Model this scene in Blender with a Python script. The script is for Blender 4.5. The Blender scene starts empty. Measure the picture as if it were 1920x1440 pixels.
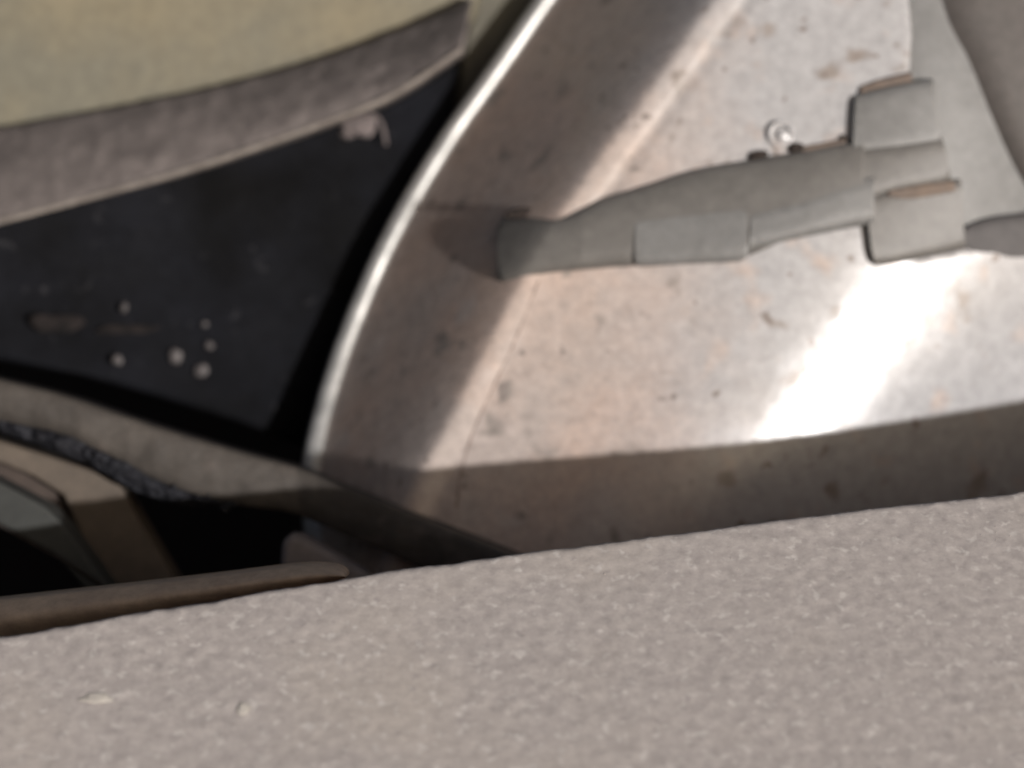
import bpy, bmesh, math, random
import numpy as np
from mathutils import Vector, noise
from mathutils.geometry import delaunay_2d_cdt

random.seed(7)
sc = bpy.context.scene
COL = sc.collection
R_ = math.radians

# ------------------------------------------------------------------ camera, sky, sun, exposure
PITCH, FOC = 40.0, 90.0
S = 36.0 / FOC
CP = Vector((0, 0, 0.52))
FW = Vector((0, math.cos(R_(PITCH)), -math.sin(R_(PITCH))))
UP = Vector((0, math.sin(R_(PITCH)), math.cos(R_(PITCH))))
RT = Vector((1, 0, 0))
cam_d = bpy.data.cameras.new('camera')
cam_d.lens = FOC; cam_d.sensor_width = 36; cam_d.clip_start = 0.01; cam_d.clip_end = 1000
cam_d.dof.use_dof = True; cam_d.dof.focus_distance = 0.765; cam_d.dof.aperture_fstop = 5.6
cam = bpy.data.objects.new('camera', cam_d); COL.objects.link(cam)
cam.location = CP; cam.rotation_euler = (R_(90 - PITCH), 0, 0)
sc.camera = cam

SUN_EL, SUN_AZ = 27.5, 37.0            # elevation; azimuth to the right of straight behind the camera
L = Vector((math.cos(R_(SUN_EL)) * math.sin(R_(SUN_AZ)), -math.cos(R_(SUN_EL)) * math.cos(R_(SUN_AZ)), math.sin(R_(SUN_EL))))
w = bpy.data.worlds.new('World'); sc.world = w; w.use_nodes = True
nt = w.node_tree; bg = nt.nodes['Background']
sky = nt.nodes.new('ShaderNodeTexSky'); sky.sky_type = 'NISHITA'; sky.sun_disc = False
sky.sun_elevation = R_(SUN_EL); sky.sun_rotation = R_(180 - SUN_AZ)
sky.dust_density = 10.0; sky.air_density = 1.0; sky.ozone_density = 0.0
nt.links.new(sky.outputs[0], bg.inputs[0]); bg.inputs[1].default_value = 0.05
sun_d = bpy.data.lights.new('sun', 'SUN'); sun_d.energy = 4.3; sun_d.angle = R_(1.0); sun_d.color = (1, 0.965, 0.945)
sun = bpy.data.objects.new('sun', sun_d); COL.objects.link(sun)
sun.rotation_euler = L.to_track_quat('Z', 'Y').to_euler()
sc.view_settings.view_transform = 'Standard'; sc.view_settings.look = 'None'
sc.view_settings.exposure = 0.0; sc.view_settings.gamma = 1.0
sc.cycles.max_bounces = 8

# ------------------------------------------------------------------ helpers
def P(px, py, z):
    """photo pixel at forward distance z -> world point"""
    px, py, z = float(px), float(py), float(z)
    return CP + z * (FW + (px - 960) / 1920 * S * RT + (720 - py) / 1920 * S * UP)

def on_ground(px, py, h=0.0):
    d = FW + (px - 960) / 1920 * S * RT + (720 - py) / 1920 * S * UP
    return CP + d * ((h - CP.z) / d.z)

def interp(y, pts):
    ys = [p[1] for p in pts]; xs = [p[0] for p in pts]
    y0, y1 = ys[0], ys[-1]
    if y < y0: return xs[0] + (xs[1] - xs[0]) / (ys[1] - ys[0]) * (y - y0)
    if y > y1: return xs[-1] + (xs[-1] - xs[-2]) / (ys[-1] - ys[-2]) * (y - y1)
    return float(np.interp(y, ys, xs))

def smooth_poly(pts, n=8, closed=False):
    """Catmull-Rom through the points"""
    out = []; N = len(pts); q = [np.array(p, float) for p in pts]
    rng = range(N if closed else N - 1)
    for i in rng:
        a = q[(i - 1) % N] if closed or i > 0 else q[0] * 2 - q[1]
        b = q[i]; c = q[(i + 1) % N]
        d = q[(i + 2) % N] if closed or i + 2 < N else q[-1] * 2 - q[-2]
        for k in range(n):
            t = k / n
            out.append(tuple(0.5 * (2 * b + (c - a) * t + (2 * a - 5 * b + 4 * c - d) * t * t + (3 * b - a - 3 * c + d) * t ** 3)))
    if not closed: out.append(tuple(q[-1]))
    return out

def link_mesh(name, verts, faces, mat, parent=None, smooth=True):
    me = bpy.data.meshes.new(name)
    me.from_pydata([tuple(v) for v in verts], [], faces)
    me.validate(); me.update()
    if smooth:
        me.polygons.foreach_set('use_smooth', [True] * len(me.polygons))
    me.materials.append(mat)
    o = bpy.data.objects.new(name, me); COL.objects.link(o)
    if parent is not None:
        o.parent = parent; o.matrix_parent_inverse = parent.matrix_world.inverted()
    return o

def tag(o, label=None, cat=None, group=None, kind=None):
    if label: o['label'] = label
    if cat: o['category'] = cat
    if group: o['group'] = group
    if kind: o['kind'] = kind
    return o

def empty(name, loc, label, cat, group=None):
    o = bpy.data.objects.new(name, None); COL.objects.link(o); o.location = loc
    o.empty_display_size = 0.02
    bpy.context.view_layer.update()
    return tag(o, label, cat, group)

def bevel(o, width, seg=3, angle=35):
    m = o.modifiers.new('bevel', 'BEVEL'); m.width = width; m.segments = seg
    m.limit_method = 'ANGLE'; m.angle_limit = R_(angle)
    n = o.modifiers.new('wn', 'WEIGHTED_NORMAL'); n.keep_sharp = False
    return o

def prism(name, poly, zf, thick, mat, parent=None, bev=0.0015, seg=3, jitter=0.0):
    """closed polygon of photo pixels with its own depth zf(px,py) and thickness along the view"""
    f = zf if callable(zf) else (lambda a, b: zf)
    n = len(poly); vs = []
    for (a, b) in poly: vs.append(P(a, b, f(a, b)))
    nrm = FW
    for i in range(n): vs.append(vs[i] + nrm * thick)
    area = sum(poly[i][0] * poly[(i + 1) % n][1] - poly[(i + 1) % n][0] * poly[i][1] for i in range(n))
    front = list(range(n)); back = list(range(2 * n - 1, n - 1, -1))
    sides = [(i, i + n, (i + 1) % n + n, (i + 1) % n) for i in range(n)]
    faces = [front, back] + sides
    if area > 0:                                  # clockwise on screen: flip to face the camera
        faces = [f[::-1] for f in faces]
    o = link_mesh(name, vs, faces, mat, parent, smooth=False)
    if bev: bevel(o, bev, seg)
    return o

def loft(name, top, bot, prof, mat, parent=None, zt=None, thick=0.02, n=120, m=18, rough=0.0, rscale=200, curve=True):
    """band between two pixel curves; prof(v) = depth added across it; closed at the back"""
    def res(c):
        c = smooth_poly(c, 10) if curve else c
        c = np.array(c); d = np.r_[0, np.cumsum(np.hypot(*np.diff(c, axis=0).T))]
        s = np.linspace(0, d[-1], n)
        return np.c_[np.interp(s, d, c[:, 0]), np.interp(s, d, c[:, 1])]
    T = res(top); B = res(bot); vs = []; fs = []
    for i in range(n):
        for j in range(m):
            v = j / (m - 1)
            a, b = T[i] * (1 - v) + B[i] * v
            z = zt(a, b) + prof(v)
            p = P(a, b, z)
            if rough:
                p = p + FW * float(rough) * noise.fractal(p * rscale, 0.8, 2.1, 4)
            vs.append(p)
    nb = len(vs)
    for i in range(n):
        for j in (0, m - 1):
            a, b = T[i] if j == 0 else B[i]
            vs.append(P(a, b, zt(a, b) + max(prof(0), prof(1))) + FW * thick)
    for i in range(n - 1):
        for j in range(m - 1):
            a = i * m + j; fs.append((a, a + 1, a + m + 1, a + m))
        a0 = nb + 2 * i
        fs.append((a0, i * m, (i + 1) * m, a0 + 2))
        fs.append((i * m + m - 1, a0 + 1, a0 + 3, (i + 1) * m + m - 1))
        fs.append((a0 + 1, a0, a0 + 2, a0 + 3))
    for i, flip in ((0, 1), (n - 1, 0)):
        ring = [nb + 2 * i] + [i * m + j for j in range(m)] + [nb + 2 * i + 1]
        fs.append(ring[::-1] if flip else ring)
    o = link_mesh(name, vs, fs, mat, parent)
    bm = bmesh.new(); bm.from_mesh(o.data); bmesh.ops.recalc_face_normals(bm, faces=bm.faces[:]); bm.to_mesh(o.data); bm.free()
    return o

def tube(name, pts, rad, mat, parent=None, seg=12):
    vs = []; fs = []; n = len(pts); pts = [Vector(p) for p in pts]
    for i, p in enumerate(pts):
        t = (pts[min(i + 1, n - 1)] - pts[max(i - 1, 0)]).normalized()
        a = t.cross(FW).normalized(); b = t.cross(a)
        r = rad(i / (n - 1)) if callable(rad) else rad
        for k in range(seg):
            an = 2 * math.pi * k / seg
            vs.append(p + a * (r * math.cos(an)) + b * (r * math.sin(an)))
    for i in range(n - 1):
        for k in range(seg):
            fs.append((i * seg + k, i * seg + (k + 1) % seg, (i + 1) * seg + (k + 1) % seg, (i + 1) * seg + k))
    fs.append(list(range(seg))[::-1]); fs.append([(n - 1) * seg + k for k in range(seg)])
    return link_mesh(name, vs, fs, mat, parent)

def blob(name, c, rx, rz, mat, parent=None, rough=0.25, depth=0.6, sub=3, ang=0.0, seed=0.0):
    """lumpy bead facing the camera"""
    bm = bmesh.new(); bmesh.ops.create_icosphere(bm, subdivisions=sub, radius=1)
    ca, sa = math.cos(ang), math.sin(ang)
    vs = []
    for v in bm.verts:
        k = 1 + rough * noise.noise(v.co * 1.3 + Vector((seed, seed * 2.1, 5)))
        x, y, z = v.co.x * rx * k, v.co.y * rz * k, v.co.z * min(rx, rz) * depth * k
        vs.append(c + RT * (x * ca - y * sa) + UP * (x * sa + y * ca) + FW * z)
    fs = [[v.index for v in f.verts] for f in bm.faces]; bm.free()
    return link_mesh(name, vs, fs, mat, parent)

# ------------------------------------------------------------------ materials
def mat(name, col, rough=0.6, metal=0.0, spots=None, col2=None, scale=60, mix=1.0, bump=0.0, bscale=400,
        rvar=0.0, spec=0.5, detail=5, aniso=0.0, fine=None, mott=0.16, zone=None, lo=0.35, hi=0.65):
    m = bpy.data.materials.new(name); m.use_nodes = True
    t = m.node_tree; N = t.nodes; K = t.links; b = N['Principled BSDF']
    b.inputs['Roughness'].default_value = rough; b.inputs['Metallic'].default_value = metal
    b.inputs['Specular IOR Level'].default_value = spec
    co = N.new('ShaderNodeTexCoord')
    def nz(sc_, det=detail, ro=0.6):
        n = N.new('ShaderNodeTexNoise'); n.inputs['Scale'].default_value = sc_; n.inputs['Detail'].default_value = det
        n.inputs['Roughness'].default_value = ro
        K.new(co.outputs['Object'], n.inputs['Vector']); return n
    def ramp(src, a, bb):
        r = N.new('ShaderNodeMapRange'); r.inputs[1].default_value = a; r.inputs[2].default_value = bb
        K.new(src, r.inputs[0]); return r.outputs[0]
    def mixc(fac, A, B):
        x = N.new('ShaderNodeMix'); x.data_type = 'RGBA'
        if isinstance(fac, float): x.inputs[0].default_value = fac
        else: K.new(fac, x.inputs[0])
        for i, c in ((6, A), (7, B)):
            if isinstance(c, tuple): x.inputs[i].default_value = c + (1,)
            else: K.new(c, x.inputs[i])
        return x.outputs[2]
    cur = col
    if col2:
        n1 = nz(scale)
        cur = mixc(ramp(n1.outputs[0], lo, hi), col, col2)
    if fine:
        fc, fs, a, bb = fine
        cur = mixc(ramp(nz(fs, 3, 0.7).outputs[0], a, bb), cur, fc)
    if zone:                                       # a second tone with a ragged edge across the object's own x axis
        c2, xa, xb = zone
        sx = N.new('ShaderNodeSeparateXYZ'); K.new(co.outputs['Object'], sx.inputs[0])
        ad = N.new('ShaderNodeMath'); ad.operation = 'MULTIPLY_ADD'; ad.inputs[1].default_value = 0.06
        K.new(nz(28, 5, 0.65).outputs[0], ad.inputs[0]); K.new(sx.outputs[0], ad.inputs[2])
        cur = mixc(ramp(ad.outputs[0], xa, xb), cur, c2)
    if spots:
        for (c, s_, a, bb) in spots:
            cur = mixc(ramp(nz(s_, 2, 0.5).outputs[0], a, bb), cur, c)
    if mott:
        g = N.new('ShaderNodeMapRange'); g.inputs[1].default_value = 0.3; g.inputs[2].default_value = 0.7
        g.inputs[3].default_value = 1 - mott; g.inputs[4].default_value = 1 + mott
        K.new(nz(230, 4, 0.7).outputs[0], g.inputs[0])
        x = N.new('ShaderNodeMix'); x.data_type = 'RGBA'; x.blend_type = 'MULTIPLY'; x.inputs[0].default_value = 1.0
        if isinstance(cur, tuple): x.inputs[6].default_value = cur + (1,)
        else: K.new(cur, x.inputs[6])
        K.new(g.outputs[0], x.inputs[7]); cur = x.outputs[2]
    if isinstance(cur, tuple): b.inputs['Base Color'].default_value = cur + (1,)
    else: K.new(cur, b.inputs['Base Color'])
    if rvar:
        r = N.new('ShaderNodeMapRange'); r.inputs[1].default_value = 0.3; r.inputs[2].default_value = 0.7
        r.inputs[3].default_value = rough - rvar; r.inputs[4].default_value = rough + rvar
        K.new(nz(scale * 1.7).outputs[0], r.inputs[0]); K.new(r.outputs[0], b.inputs['Roughness'])
    if bump:
        bp = N.new('ShaderNodeBump'); bp.inputs['Strength'].default_value = 1.0; bp.inputs['Distance'].default_value = bump
        K.new(nz(bscale, 6, 0.65).outputs[0], bp.inputs['Height']); K.new(bp.outputs[0], b.inputs['Normal'])
    return m

M = {}
M['steel'] = mat('dusty_polished_steel', (0.39, 0.335, 0.305), 0.25, 0.03, col2=(0.45, 0.35, 0.298), scale=26, rvar=0.09, spec=0.42,
                 zone=((0.365, 0.36, 0.365), 0.05, 0.12),
                 spots=[((0.42, 0.36, 0.33), 70, 0.60, 0.75), ((0.25, 0.22, 0.20), 75, 0.62, 0.72), ((0.20, 0.172, 0.158), 150, 0.67, 0.74)], bump=0.00013, bscale=130,
                 fine=((0.29, 0.26, 0.25), 900, 0.5, 0.8))
M['bead'] = mat('bright_steel_edge', (0.46, 0.455, 0.44), 0.44, 0.5, col2=(0.33, 0.33, 0.32), scale=70, bump=0.00005, bscale=500)
M['concrete'] = mat('rough_grey_concrete', (0.408, 0.374, 0.357), 0.9, 0, col2=(0.345, 0.315, 0.304), scale=215, lo=0.36, hi=0.64, detail=3,
                    spots=[((0.41, 0.37, 0.338), 14, 0.5, 0.8), ((0.48, 0.45, 0.43), 260, 0.58, 0.70), ((0.29, 0.265, 0.26), 240, 0.62, 0.80)],
                    bump=0.00013, bscale=330, mott=0.13, spec=0.2)
M['beige'] = mat('beige_paint', (0.170, 0.146, 0.094), 0.6, 0, col2=(0.132, 0.124, 0.093), scale=14, bump=0.00008, bscale=300)
M['olive'] = mat('olive_grey_paint', (0.10, 0.095, 0.07), 0.7, 0, col2=(0.08, 0.072, 0.058), scale=30)
M['mauve'] = mat('mauve_grey_rubber', (0.120, 0.104, 0.099), 0.8, 0, col2=(0.086, 0.074, 0.071), scale=70,
                 spots=[((0.13, 0.112, 0.107), 120, 0.6, 0.75)], bump=0.0004, bscale=220)
M['lipedge'] = mat('worn_rubber_edge', (0.19, 0.168, 0.15), 0.8, 0, col2=(0.13, 0.112, 0.10), scale=150, bump=0.0003, bscale=300)  # paler than the strip's face
M['black'] = mat('dusty_black_plastic', (0.003, 0.003, 0.0034), 0.85, 0, col2=(0.0075, 0.008, 0.0105), scale=20, rvar=0.08,
                 spots=[((0.025, 0.025, 0.028), 140, 0.66, 0.8)], bump=0.0001, bscale=300, spec=0.08)
M['void'] = mat('soot_black', (0.02, 0.017, 0.016), 0.9, 0, col2=(0.028, 0.024, 0.022), scale=8, spec=0.1)  # near-black of the cavity wall and the arm's edge line
M['drop'] = mat('pale_dust_bead', (0.085, 0.076, 0.076), 0.6, 0, col2=(0.045, 0.04, 0.04), scale=150)
M['smear'] = mat('dried_dirt', (0.021, 0.0175, 0.017), 0.9, 0, col2=(0.011, 0.010, 0.010), scale=200, bump=0.0004, bscale=500, spec=0.1)
M['bar'] = mat('grey_green_paint', (0.062, 0.053, 0.045), 0.75, 0, col2=(0.040, 0.034, 0.029), scale=45,
               spots=[((0.115, 0.095, 0.083), 60, 0.58, 0.75)], bump=0.0003, bscale=200)
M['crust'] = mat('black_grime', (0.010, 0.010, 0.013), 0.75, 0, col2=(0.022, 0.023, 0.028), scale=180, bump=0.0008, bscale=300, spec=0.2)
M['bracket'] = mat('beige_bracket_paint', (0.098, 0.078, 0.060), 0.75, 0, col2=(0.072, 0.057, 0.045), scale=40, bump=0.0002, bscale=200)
M['grime'] = mat('brown_grime', (0.20, 0.16, 0.14), 0.9, 0, col2=(0.28, 0.22, 0.195), scale=150, spec=0.1)
M['web'] = mat('dull_brown_paint', (0.05, 0.036, 0.029), 0.8, 0, col2=(0.038, 0.028, 0.023), scale=40)  # bracket underside, its shade put into a darker brown
M['backstain'] = mat('brown_stained_concrete', (0.34, 0.19, 0.12), 0.9, 0, col2=(0.26, 0.14, 0.09), scale=30)  # made-up brown on the unseen back face, warms bounce light on the shell
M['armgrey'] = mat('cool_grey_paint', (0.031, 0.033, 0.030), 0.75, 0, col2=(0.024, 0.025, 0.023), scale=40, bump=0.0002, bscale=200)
M['rail'] = mat('brown_rail', (0.5, 0.40, 0.31), 0.7, 0, col2=(0.42, 0.33, 0.26), scale=60, bump=0.0003, bscale=200)
M['stub'] = mat('mauve_stub', (0.2, 0.175, 0.17), 0.7, 0, col2=(0.15, 0.13, 0.125), scale=60, bump=0.0002, bscale=200)
M['plastic'] = mat('grey_plastic', (0.130, 0.124, 0.116), 0.5, 0, col2=(0.117, 0.111, 0.104), scale=40, bump=0.00015, bscale=260)
M['plastic_lt'] = mat('pale_grey_plastic', (0.163, 0.163, 0.161), 0.5, 0, col2=(0.146, 0.145, 0.142), scale=30, bump=0.00015, bscale=260)
M['plastic_br'] = mat('warm_grey_plastic', (0.082, 0.073, 0.068), 0.7, 0, col2=(0.073, 0.064, 0.060), scale=30, bump=0.00015, bscale=260)
M['plastic_dk'] = mat('dark_grey_plastic', (0.075, 0.07, 0.07), 0.7, 0, col2=(0.06, 0.056, 0.057), scale=30, bump=0.00015, bscale=260)
M['rust'] = mat('orange_rust', (0.15, 0.112, 0.088), 0.8, 0, col2=(0.12, 0.095, 0.08), scale=160, bump=0.0003, bscale=400)  # orange of the stained foot top and the painted contact shadows
M['plug'] = mat('dark_brown_rubber', (0.012, 0.008, 0.006), 0.9, 0, col2=(0.022, 0.014, 0.011), scale=200)  # shadow brown for the dark gaps along the rod
M['chip'] = mat('white_stone_chip', (0.47, 0.44, 0.395), 0.8, 0, col2=(0.41, 0.38, 0.35), scale=200)
M['lint'] = mat('grey_lint', (0.16, 0.135, 0.132), 0.9, 0, col2=(0.10, 0.085, 0.085), scale=300, bump=0.0006, bscale=700)

for k in ('plastic', 'plastic_lt', 'plastic_br'):
    b = M[k].node_tree.nodes['Principled BSDF']
    b.inputs['Subsurface Weight'].default_value = 0.5; b.inputs['Subsurface Radius'].default_value = (1, 0.9, 0.8); b.inputs['Subsurface Scale'].default_value = 0.003
# ------------------------------------------------------------------ setting: ledge and dark cavity
edge_px = [(-160, 1213), (0, 1185), (320, 1129), (640, 1075), (950, 1031), (1300, 986), (1600, 949), (1920, 911), (2080, 893)]
edge_w = [on_ground(*p) for p in edge_px]
ex = [p.x for p in edge_w]; ey = [p.y for p in edge_w]
def edge_y(x):
    if x < ex[0]: return ey[0] + (ey[1] - ey[0]) / (ex[1] - ex[0]) * (x - ex[0])
    if x > ex[-1]: return ey[-1] + (ey[-1] - ey[-2]) / (ex[-1] - ex[-2]) * (x - ex[-1])
    return float(np.interp(x, ex, ey))
xs = list(np.arange(-1.2, -0.2, 0.05)) + list(np.arange(-0.2, 0.2, 0.0011)) + list(np.arange(0.2, 1.21, 0.05))
rr = 0.004
rows = [(0.0, -0.40), (0.0, -0.10), (0.0, -0.03), (0.0, -0.012)]
for k in range(7):
    a = k / 6 * math.pi / 2
    rows.append((rr * (1 - math.cos(a)), -rr + rr * math.sin(a)))
v = rr
while v < 0.17: v += 0.0011; rows.append((v, 0.0))
rows += [(0.2, 0), (0.3, 0), (0.6, 0), (1.4, 0)]
vs = []; fs = []
for (d, h) in rows:
    for x in xs:
        p = Vector((x, edge_y(x) - d, h))
        if h > -0.02 and d < 0.18 and abs(x) < 0.2:
            q = p * 1.0
            n1 = noise.fractal(q * 260, 0.9, 2.0, 4); n2 = noise.noise(q * 40)
            k = 1.0 + 1.8 * math.exp(-(d / 0.004) ** 2)
            p = p + Vector((0, 0.35, 0.94)) * (0.00011 * n1 + 0.0002 * n2) * k
        vs.append(p)
W = len(xs)
for i in range(len(rows) - 1):
    for j in range(W - 1):
        a = i * W + j; fs.append((a, a + W, a + W + 1, a + 1))
ledge = link_mesh('ledge', vs, [f[::-1] for f in fs], M['concrete'])
tag(ledge, 'rough grey gritty ledge filling the foreground', 'ledge')
bm = bmesh.new(); bm.from_mesh(ledge.data)
bmesh.ops.recalc_face_normals(bm, faces=bm.faces[:])
up = sum(f.normal.z for f in bm.faces)
if up < 0: bmesh.ops.reverse_faces(bm, faces=bm.faces[:])
bm.to_mesh(ledge.data); bm.free()
ledge.data.materials.append(M['backstain'])
for f in ledge.data.polygons:
    if f.center.z < -0.0045 and f.normal.y > 0.5: f.material_index = 1

# loose grit along the ledge edge and top: one mass
vs = []; fs = []
def grain(c, r, seed):
    k = len(vs)
    for i, dv in enumerate([(1, 0, 0), (-1, 0, 0), (0, 1, 0), (0, -1, 0), (0, 0, 1), (0, 0, -1)]):
        s_ = r * random.uniform(0.6, 1.3)
        vs.append(c + Vector(dv) * s_)
    for f in [(0, 2, 4), (2, 1, 4), (1, 3, 4), (3, 0, 4), (2, 0, 5), (1, 2, 5), (3, 1, 5), (0, 3, 5)]:
        fs.append(tuple(k + i for i in f))
for i in range(600):
    x = random.uniform(-0.18, 0.18)
    d = abs(random.gauss(0, 0.012)) + 0.014 if i < 130 else random.uniform(0.014, 0.15)
    grain(Vector((x, edge_y(x) - d, -0.0004 if d < 0.003 else 0.0)), random.uniform(0.00012, 0.00024), i)
grit = link_mesh('grit', vs, fs, M['concrete'], smooth=False)
tag(grit, 'fine grey grit scattered over the rough ledge', 'grit', kind='stuff')

# cavity behind everything
b0 = [P(-900, -700, 1.22), P(2900, -700, 1.22), P(2900, 2200, 1.22), P(-900, 2200, 1.22)]
vs = b0 + [p + FW * 0.03 for p in b0]
cav = link_mesh('cavity_wall', vs, [(3, 2, 1, 0), (4, 5, 6, 7), (0, 1, 5, 4), (1, 2, 6, 5), (2, 3, 7, 6), (3, 0, 4, 7)], M['void'], smooth=False)
tag(cav, kind='structure')

# ------------------------------------------------------------------ metal shell
V = -FW
ANC = (1590, 640, 0.885)
n0 = ((CP - P(*ANC)).normalized() + L).normalized()
nr, nu, nf = n0.dot(RT), n0.dot(UP), -n0.dot(FW)
def ab(px, py): return (px - 960) / 1920 * S, (720 - py) / 1920 * S
aa, bb = ab(ANC[0], ANC[1])
cpl = ANC[2] * (nr * aa + nu * bb - nf)
PX = 0.0001875
edge_c = [(1150, -170), (1025, 0), (963, 90), (905, 172), (853, 245), (803, 325), (758, 402), (717, 482), (682, 562), (650, 642), (623, 722), (603, 792), (590, 850), (584, 905), (586, 960), (600, 1130)]
ridge_c = [(1490, -170), (1352, 0), (1275, 108), (1202, 210), (1140, 292), (1092, 360), (1050, 415), (1010, 480), (978, 545), (940, 620), (904, 690), (868, 760), (836, 820), (802, 880), (772, 950), (700, 1130)]
groove_c = [(1020, 500), (1003, 545), (965, 640), (930, 715), (900, 780), (880, 830), (864, 890), (858, 930), (840, 1130)]
edge_c = smooth_poly(edge_c, 6); ridge_c = smooth_poly(ridge_c, 6); groove_c = smooth_poly(groove_c, 6)
def face_z(px, py):
    a, b = ab(px, py)
    z = cpl / (nr * a + nu * b - nf)
    t = ((px - ANC[0] - 30) * 0.82 + (py - ANC[1]) * 0.57) * PX
    RC = 0.145
    lim = 0.050
    if abs(t) < lim: z += t * t / (2 * RC)
    else: z += lim * lim / (2 * RC) + (abs(t) - lim) * lim / RC
    return z
def shell_z(px, py, bumps=True):
    z = face_z(px, py)
    xr = interp(py, ridge_c)
    d = (xr - px)
    s = d - 5
    if s > 0:
        sm = s * s / (s + 45)
        z += sm * PX * 1.3
    if bumps:
        z -= (0.0006 if py < 410 else 0.0009) * math.exp(-(d / 26) ** 2) 
        z += (0.0008 if py < 430 else 0.0004) * math.exp(-((d + 50) / 16) ** 2)
    return z

upper_slot = [(1700, -170), (1703, 0), (1709, 60), (1706, 116), (1704, 300)]
lower_slot = [(1706, 440), (1720, 482), (1800, 468), (1868, 457), (1905, 468), (2150, 430)]
left = [(interp(y, edge_c), y) for y in np.arange(1120, -170, -12)]
outline = left + [(interp(-170, edge_c), -170)] + upper_slot + lower_slot + [(2150, 1120)]
def resample(poly, step):
    out = []
    for i in range(len(poly)):
        a = np.array(poly[i], float); b = np.array(poly[(i + 1) % len(poly)], float)
        n = max(1, int(np.hypot(*(b - a)) / step))
        for k in range(n): out.append(tuple(a + (b - a) * k / n))
    return out
bd = resample(outline, 9)
BD = np.array(bd)
def inside(pts):
    x, y = pts[:, 0], pts[:, 1]; ins = np.zeros(len(pts), bool)
    for i in range(len(BD)):
        x0, y0 = BD[i]; x1, y1 = BD[(i + 1) % len(BD)]
        c = ((y0 > y) != (y1 > y))
        if y0 != y1:
            ins ^= c & (x < (x1 - x0) * (y - y0) / (y1 - y0) + x0)
    return ins
cand = []
for y in np.arange(-165, 1118, 9.0):
    xe, xr = interp(y, edge_c), interp(y, ridge_c)
    cols = list(np.arange(xe + 8, xr - 50, 10)) + list(np.arange(xr - 48, xr + 26, 6)) + ([x for x in np.arange(xr + 30, interp(y, groove_c) - 9, 7)] + list(np.arange(interp(y, groove_c) - 7, interp(y, groove_c) + 8, 2.3)) if y > 480 else list(np.arange(xr + 27, xr + 85, 6))) + list(np.arange(max(xr + 90, interp(y, groove_c) + 14 if y > 480 else 0), 2145, 11))
    cand += [(x, y) for x in cols]
cand = np.array(cand)
cand = cand[inside(cand)]
def bdist(pts):
    out = np.empty(len(pts))
    for i in range(0, len(pts), 4000):
        q = pts[i:i + 4000]
        out[i:i + 4000] = np.sqrt(((q[:, None, :] - BD[None]) ** 2).sum(2)).min(1)
    return out
dd = bdist(cand); keep = dd > 5; cand = cand[keep]
allp = bd + [tuple(p) for p in cand]
dall = np.r_[np.zeros(len(bd)), dd[keep]]
res = delaunay_2d_cdt([Vector(p) for p in allp], [(i, (i + 1) % len(bd)) for i in range(len(bd))], [], 1, 1e-4)
vo, _, fo = res[0], res[1], res[2]
vv = np.array([(p.x, p.y) for p in vo]); dv = bdist(vv)
verts = []
for (px, py), d in zip(vv, dv):
    z = shell_z(px, py) + 0.0005 * math.exp(-(d / 9) ** 2)
    verts.append(P(px, py, z))
shell = empty('metal_shell', P(1250, 1000, face_z(1250, 1000)), 'large curved polished metal shell with a bright rolled edge and white glare', 'metal shell')
body = link_mesh('body', verts, [list(f) for f in fo], M['steel'], shell)
bm = bmesh.new(); bm.from_mesh(body.data); bmesh.ops.recalc_face_normals(bm, faces=bm.faces[:])
if sum(f.normal.dot(V) for f in bm.faces) < 0: bmesh.ops.reverse_faces(bm, faces=bm.faces[:])
bm.to_mesh(body.data); bm.free()
sol = body.modifiers.new('solid', 'SOLIDIFY'); sol.thickness = 0.0014; sol.offset = -1
# rolled edge
tube('rolled_edge', [P(x, y, shell_z(x, y) - 0.0005) for x, y in edge_c if y < 1120], lambda t: 0.0040, M['bead'], shell, 16)
# side skirt behind the rolled edge
vs = []; fs = []
pts = [(x, y) for x, y in edge_c if y < 1120]
for x, y in pts:
    z = shell_z(x, y)
    vs.append(P(x, y, z + 0.001)); vs.append(P(x + 6, y, z + 0.001) + FW * 0.09)
for i in range(len(pts) - 1): fs.append((2 * i, 2 * i + 1, 2 * i + 3, 2 * i + 2))
sk = link_mesh('side_skirt', vs, fs, M['steel'], shell)
s_ = sk.modifiers.new('solid', 'SOLIDIFY'); s_.thickness = 0.002
# thin brown line in the groove beside the ridge, small clip
def zs(o): return lambda a, b: face_z(a, b) + o
tube('groove_line', [P(x, y, shell_z(x, y) + 0.0001) for x, y in groove_c if 520 < y < 960], lambda t: 0.00032 + 0.0001 * math.sin(t * 40), M['grime'], shell, 8)
ring = [P(1464 + 21 * math.cos(a), 251 + 21 * math.sin(a), face_z(1464, 251) - 0.0006) for a in np.linspace(0, math.pi * 2.0, 30)]
tube('clip', ring, 0.0010, M['steel'], shell, 10)
blob('stud', P(1468, 256, face_z(1468, 256) - 0.0002), 0.0026, 0.0026, M['steel'], shell, 0.15, 0.5, 3)

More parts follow.
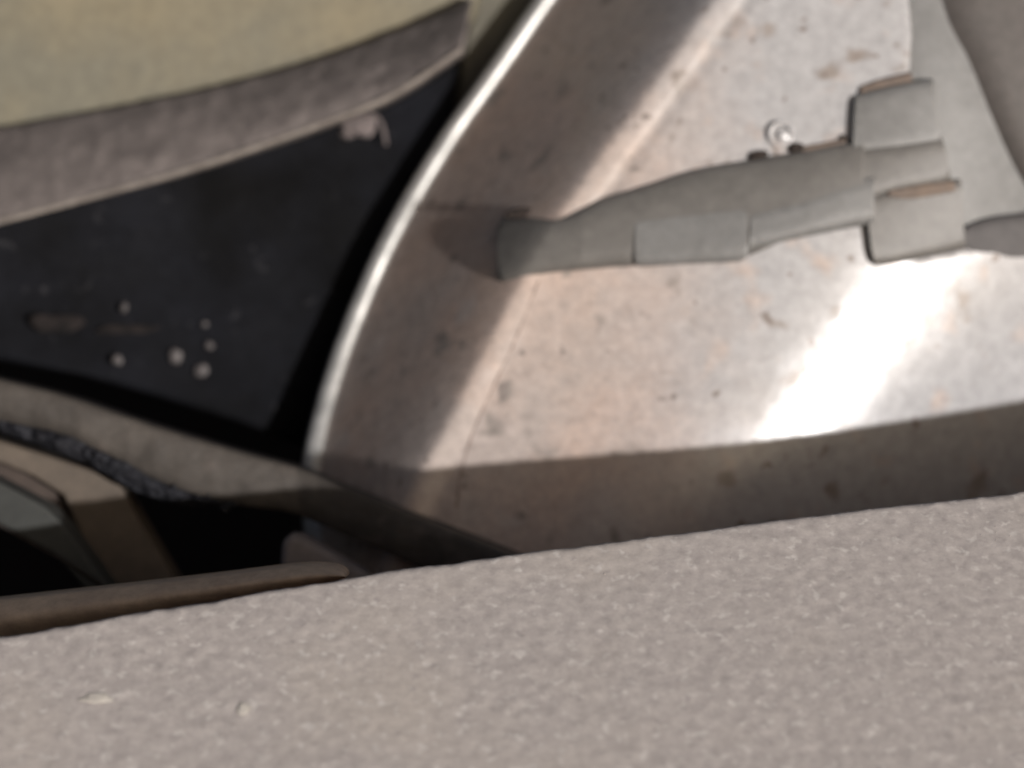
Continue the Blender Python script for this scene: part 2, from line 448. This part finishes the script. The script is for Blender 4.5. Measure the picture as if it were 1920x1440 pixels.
# ------------------------------------------------------------------ stepped plastic rod lying across the shell
mold = empty('plastic_rod', P(1500, 400, face_z(1500, 400)), 'milky grey stepped plastic rod with collars lying across the metal shell', 'plastic rod')
def round_prof(H, e=2.0):
    return lambda v: -H * (max(0.0, 1 - abs(2 * v - 1) ** e)) ** 0.5
def lifted(o): return lambda a, b: face_z(a, b) + 0.7 * (shell_z(a, b, False) - face_z(a, b)) - o
loft('shaft', [(932, 424), (942, 410), (990, 408), (1042, 409), (1095, 388), (1135, 370), (1215, 345), (1300, 318), (1400, 300), (1500, 283), (1620, 258)],
     [(932, 520), (942, 532), (990, 522), (1050, 511), (1140, 502), (1180, 500), (1215, 494), (1300, 492), (1400, 480), (1500, 440), (1620, 420)],
     round_prof(0.0048, 2.6), M['plastic'], mold, lambda a, b: lifted(0.0005)(a, b) + 0.0030 * min(1, max(0, (1090 - a) / 150)), 0.004, 150, 22)
loft('collar', [(1190, 412), (1200, 398), (1290, 386), (1385, 374), (1400, 384)], [(1190, 488), (1200, 499), (1300, 494), (1385, 490), (1404, 478)], round_prof(0.0032, 4), M['plastic_lt'], mold, lifted(0.0024), 0.006, 90, 22)
loft('collar', [(1406, 402), (1416, 388), (1500, 368), (1598, 332), (1640, 325)], [(1406, 476), (1416, 466), (1500, 446), (1598, 427), (1640, 420)], round_prof(0.0034, 3.5), M['plastic_lt'], mold, lifted(0.0022), 0.006, 90, 22)
loft('upper_block', [(1604, 182), (1612, 174), (1680, 158), (1742, 147), (1750, 152)], [(1598, 282), (1606, 290), (1680, 284), (1755, 275), (1764, 268)], round_prof(0.0030, 8), M['plastic_lt'], mold, lifted(0.0006), 0.006, 80, 24)
loft('middle_rib', [(1560, 285), (1600, 276), (1690, 266), (1758, 256), (1770, 270)], [(1560, 350), (1610, 380), (1690, 362), (1770, 348), (1782, 330)], round_prof(0.0036, 4), M['plastic'], mold, lifted(0.0008), 0.006, 80, 20)
loft('foot_block', [(1622, 372), (1634, 364), (1700, 350), (1792, 336), (1802, 340)], [(1636, 488), (1645, 498), (1700, 490), (1800, 470), (1810, 464)], round_prof(0.0030, 8), M['plastic'], mold, lifted(0.0010), 0.007, 80, 24)
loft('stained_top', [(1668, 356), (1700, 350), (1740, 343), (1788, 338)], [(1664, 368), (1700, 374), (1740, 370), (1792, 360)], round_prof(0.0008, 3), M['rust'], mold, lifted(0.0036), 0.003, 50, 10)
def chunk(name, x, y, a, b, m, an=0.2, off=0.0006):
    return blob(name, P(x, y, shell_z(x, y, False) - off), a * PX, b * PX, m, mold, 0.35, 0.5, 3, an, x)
chunk('notch', 1420, 292, 19, 9, M['plug']); chunk('notch', 1492, 277, 14, 10, M['plug']); chunk('notch', 1582, 260, 9, 8, M['plug'])  # dark blobs painted in where the rod's contact shadow falls
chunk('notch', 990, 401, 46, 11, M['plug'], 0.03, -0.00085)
loft('stained_edge', [(1616, 160), (1650, 148), (1708, 134)], [(1612, 176), (1650, 166), (1712, 154)], round_prof(0.0012, 3), M['rust'], mold, lifted(0.0004), 0.003, 50, 10)  # contact shadow along the block edges, painted as orange strips
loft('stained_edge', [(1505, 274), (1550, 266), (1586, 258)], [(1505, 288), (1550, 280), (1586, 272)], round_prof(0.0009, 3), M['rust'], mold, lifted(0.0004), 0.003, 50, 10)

plate = loft('curved_grey_plate', [(1640, -160), (1690, 40), (1700, 160), (1700, 300), (1700, 420), (1700, 620)], [(1830, -160), (1870, 40), (1930, 160), (1990, 300), (2060, 420), (2150, 620)],
             lambda v: 0.010 * v * v, M['plastic_lt'], None, lambda a, b: face_z(a, b) + 0.003, 0.006, 60, 24)
tag(plate, 'pale grey plate with a curved edge to the right of the stepped plastic rod', 'plate')
nub = loft('grey_nub', [(1796, 440), (1815, 420), (1860, 406), (1930, 398), (2050, 380)], [(1796, 450), (1815, 480), (1860, 520), (1930, 540), (2050, 560)], round_prof(0.004, 3), M['plastic_dk'], None, lambda a, b: face_z(a, b) + 0.004, 0.006, 60, 20)
tag(nub, 'dark grey nub low on the pale curved plate, just above the bright shell', 'nub')
cover = loft('brown_grey_cover', [(1700, -160), (1745, 20), (1800, 110), (1850, 215), (1908, 325), (2010, 480)], [(2150, -160), (2160, 20), (2170, 110), (2180, 215), (2190, 325), (2200, 480)],
             lambda v: 0.006 * (1 - min(1, v * 4)) ** 2 + 0.010 * v * v, M['plastic_br'], None, lambda a, b: face_z(a, b) + 0.002, 0.02, 120, 40)
tag(cover, 'soft edged brown grey cover in the upper right corner beyond the pale curved plate', 'cover')

# ------------------------------------------------------------------ upper left: painted panel, trim strip, black panel
def flat(name, poly, z, thick, m, bev=0.002): return prism(name, poly, z, thick, m, None, bev)
pan = flat('beige_panel', [(-420, -400), (1010, -400), (915, -60), (884, 40), (700, 140), (400, 250), (0, 320), (-420, 380)], 0.96, 0.02, M['beige'], 0.004)
tag(pan, 'blurred beige painted panel in the upper left corner', 'panel')
strip = empty('trim_strip', P(400, 260, 1.0), 'mauve grey rubber trim strip under the beige panel', 'trim strip')
st_top = [(-300, 292), (0, 240), (200, 204), (400, 164), (560, 122), (700, 75), (800, 35), (886, -6)]
st_bot = [(-300, 492), (0, 415), (150, 375), (330, 325), (480, 276), (620, 226), (740, 176), (866, 92)]
zst = lambda a, b: 0.932
loft('face', st_top, st_bot, lambda v: 0.012 * (1 - v) ** 2 * 1.6 - 0.004 * v, M['mauve'], strip, zst, 0.03, 160, 16, 0.0009, 130)
tube('lower_lip', [P(x, y, 0.928) for x, y in smooth_poly(st_bot, 10)], 0.0012, M['lipedge'], strip, 10)

def ZBf(a, b): return 0.941 + 0.00006 * max(0, a - 200)
post = flat('olive_post', [(880, -200), (1150, -200), (1100, 60), (905, 260), (858, 235), (862, 90), (884, 20)], 0.985, 0.02, M['olive'], 0.003)
tag(post, 'dull olive post between the strip end and the top of the shell', 'post')
bp = flat('black_panel', [(-420, 350), (0, 300), (500, 180), (850, 70), (862, 95), (850, 180), (860, 300), (830, 420), (760, 900), (640, 870), (560, 836), (450, 792), (300, 746), (150, 704), (0, 676), (-420, 600)], ZBf, 0.015, M['black'], 0.003)
tag(bp, 'black dusty panel between the trim strip and the curved metal shell', 'panel')
ZB = 0.94
PB = 0.0001875 * ZB / 0.9
for (x, y, r, lab, sq, an) in [
    (330, 668, 15, 'largest pale bead on the black panel, left of its touching neighbour', 1.1, 0.1),
    (378, 695, 14, 'tilted oval pale bead just below right of the largest bead on black', 1.15, 0.6),
    (220, 675, 11, 'round pale bead alone at the left of the bead cluster', 1.0, 0),
    (393, 648, 10, 'small dim bead just above right of the largest bead', 0.8, 0.3),
    (384, 608, 7, 'tiny faint bead above the cluster, right of the pale dirt streak', 1.0, 0),
    (233, 577, 8, 'small upright tear shaped bead above the thin dirt streak', 1.5, 0.1)]:
    o = blob('dust_bead', P(x, y, ZBf(x, y) - 0.0008), 0.85 * r * PB, 0.85 * r * PB * sq, M['drop'], None, 0.35, 0.4, 3, -an, x * 0.1)
    tag(o, lab, 'bead', 'pale beads stuck on the black panel')
for (x, y, a, b, an, lab) in [
    (105, 606, 52, 16, 0.06, 'broad dull brown dirt smear low on the black panel near the left edge'),
    (240, 617, 52, 7, 0.05, 'thin long dirt streak on the black panel above the round beads')]:
    o = blob('dirt_smear', P(x, y, ZBf(x, y) - 0.0002), a * PB, b * PB, M['smear'], None, 0.7, 0.35, 4, an, x * 0.3)
    tag(o, lab, 'dirt')
lint = empty('lint_tuft', P(672, 240, ZBf(672, 240)), 'pale lint tuft with a curled thread below the trim strip', 'lint')
blob('tuft', P(672, 236, ZBf(680, 240) - 0.004), 27 * PB, 20 * PB, M['lint'], lint, 0.6, 0.7, 4, 0.3, 2)
blob('tuft', P(655, 250, ZBf(680, 240) - 0.003), 16 * PB, 10 * PB, M['lint'], lint, 0.5, 0.7, 3, 0.1, 4)
tube('thread', [P(x, y, ZBf(680, 240) - 0.004) for x, y in smooth_poly([(690, 212), (708, 222), (718, 240), (724, 272)], 8)], 0.0007, M['lint'], lint, 8)

# ------------------------------------------------------------------ lower left: bars and brackets
bar = empty('slanting_bar', P(500, 900, 0.85), 'grey green slanting bar with black grimy underside crossing below the metal shell', 'bar')
def zbar(a, b): return 0.872 - 0.00008 * max(0, a - 560)
b_top = [(-300, 645), (0, 712), (130, 746), (250, 787), (400, 834), (560, 880), (620, 906), (780, 970), (940, 1033), (1120, 1105)]
b_bot = [(-300, 720), (0, 788), (110, 812), (205, 853), (300, 902), (400, 936), (470, 950), (545, 962), (650, 1004), (770, 1056), (900, 1120)]
loft('beam', b_top, b_bot, lambda v: -0.0025 * math.sin(math.pi * min(1, v * 1.05)) ** 0.5 if 0 < v < 0.95 else 0.0, M['bar'], bar, zbar, 0.03, 200, 18, 0.0006, 120)
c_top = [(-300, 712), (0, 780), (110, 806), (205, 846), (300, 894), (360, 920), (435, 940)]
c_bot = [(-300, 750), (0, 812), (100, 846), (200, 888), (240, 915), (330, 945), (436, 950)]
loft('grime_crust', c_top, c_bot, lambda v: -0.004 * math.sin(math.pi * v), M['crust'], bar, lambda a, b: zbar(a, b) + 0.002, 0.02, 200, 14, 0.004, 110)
for i in range(26):
    x = random.uniform(120, 440); y = float(np.interp(x, [0, 100, 200, 300, 435], [795, 826, 868, 918, 945])) + random.uniform(-12, 12)
    blob('grime_lump', P(x, y, zbar(x, y) - 0.001), random.uniform(4, 11) * PX, random.uniform(3, 8) * PX, M['crust'], bar, 0.6, 0.8, 2, random.uniform(0, 3), i)

br = empty('bent_bracket', P(200, 950, 0.9), 'beige bent bracket with a downturned end below the slanting bar', 'bracket')
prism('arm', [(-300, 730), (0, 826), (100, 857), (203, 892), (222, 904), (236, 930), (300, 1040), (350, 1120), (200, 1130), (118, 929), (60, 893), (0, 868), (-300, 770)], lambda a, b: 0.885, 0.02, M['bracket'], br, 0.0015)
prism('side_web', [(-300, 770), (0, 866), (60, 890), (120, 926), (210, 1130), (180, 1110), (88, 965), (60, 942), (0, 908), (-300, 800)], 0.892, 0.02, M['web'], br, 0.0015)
ar = empty('lower_arm', P(60, 980, 0.93), 'cool grey arm under the beige bracket at the left edge', 'arm')
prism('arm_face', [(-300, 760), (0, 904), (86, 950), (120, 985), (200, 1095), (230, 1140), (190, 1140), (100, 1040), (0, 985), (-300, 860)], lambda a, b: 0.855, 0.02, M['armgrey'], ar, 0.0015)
tube('worn_edge', [P(x, y, 0.8545) for x, y in [(-100, 930), (0, 985), (60, 1018), (130, 1058), (195, 1100)]], 0.0006, M['void'], ar, 8)  # thin black line along the arm's lower edge
stub = prism('grey_stub', [(528, 1010), (545, 1002), (565, 1005), (620, 1036), (700, 1080), (700, 1140), (520, 1140)], 0.85, 0.02, M['stub'], None, 0.003)
tag(stub, 'small mauve grey stub in the dark gap under the slanting bar', 'stub')
rail = loft('brown_rail', [(-300, 1160), (0, 1126), (200, 1104), (400, 1081), (540, 1064), (600, 1062), (634, 1068), (646, 1078)], [(-300, 1250), (0, 1200), (200, 1165), (400, 1130), (540, 1106), (600, 1096), (634, 1090), (648, 1084)],
            lambda v: -0.006 * math.sin(math.pi * v), M['rail'], None, lambda a, b: 0.775, 0.02, 140, 14, 0.0004, 120)
tag(rail, 'brown rounded rail lying along the ledge with a tapering end', 'rail')

# pale chips lying on the ledge
for (x, y, a, b, lab) in [(180, 1309, 28, 9, 'flat cream stone chip on the ledge near the left edge'), (455, 1329, 11, 10, 'small bright white chip on the ledge, right of the cream chip')]:
    c = on_ground(x, y, 0.0003)
    bm = bmesh.new(); bmesh.ops.create_icosphere(bm, subdivisions=2, radius=1)
    k = 0.00015
    vs = [c + Vector((q.co.x * a * k * (1 + 1.1 * noise.noise(q.co * 1.6 + Vector((x, 0, 0)))), q.co.y * b * k * 1.6, q.co.z * 0.00025)) for q in bm.verts]
    fs = [[q.index for q in f.verts] for f in bm.faces]; bm.free()
    tag(link_mesh('stone_chip', vs, fs, M['chip'], smooth=False), lab, 'stone chip')
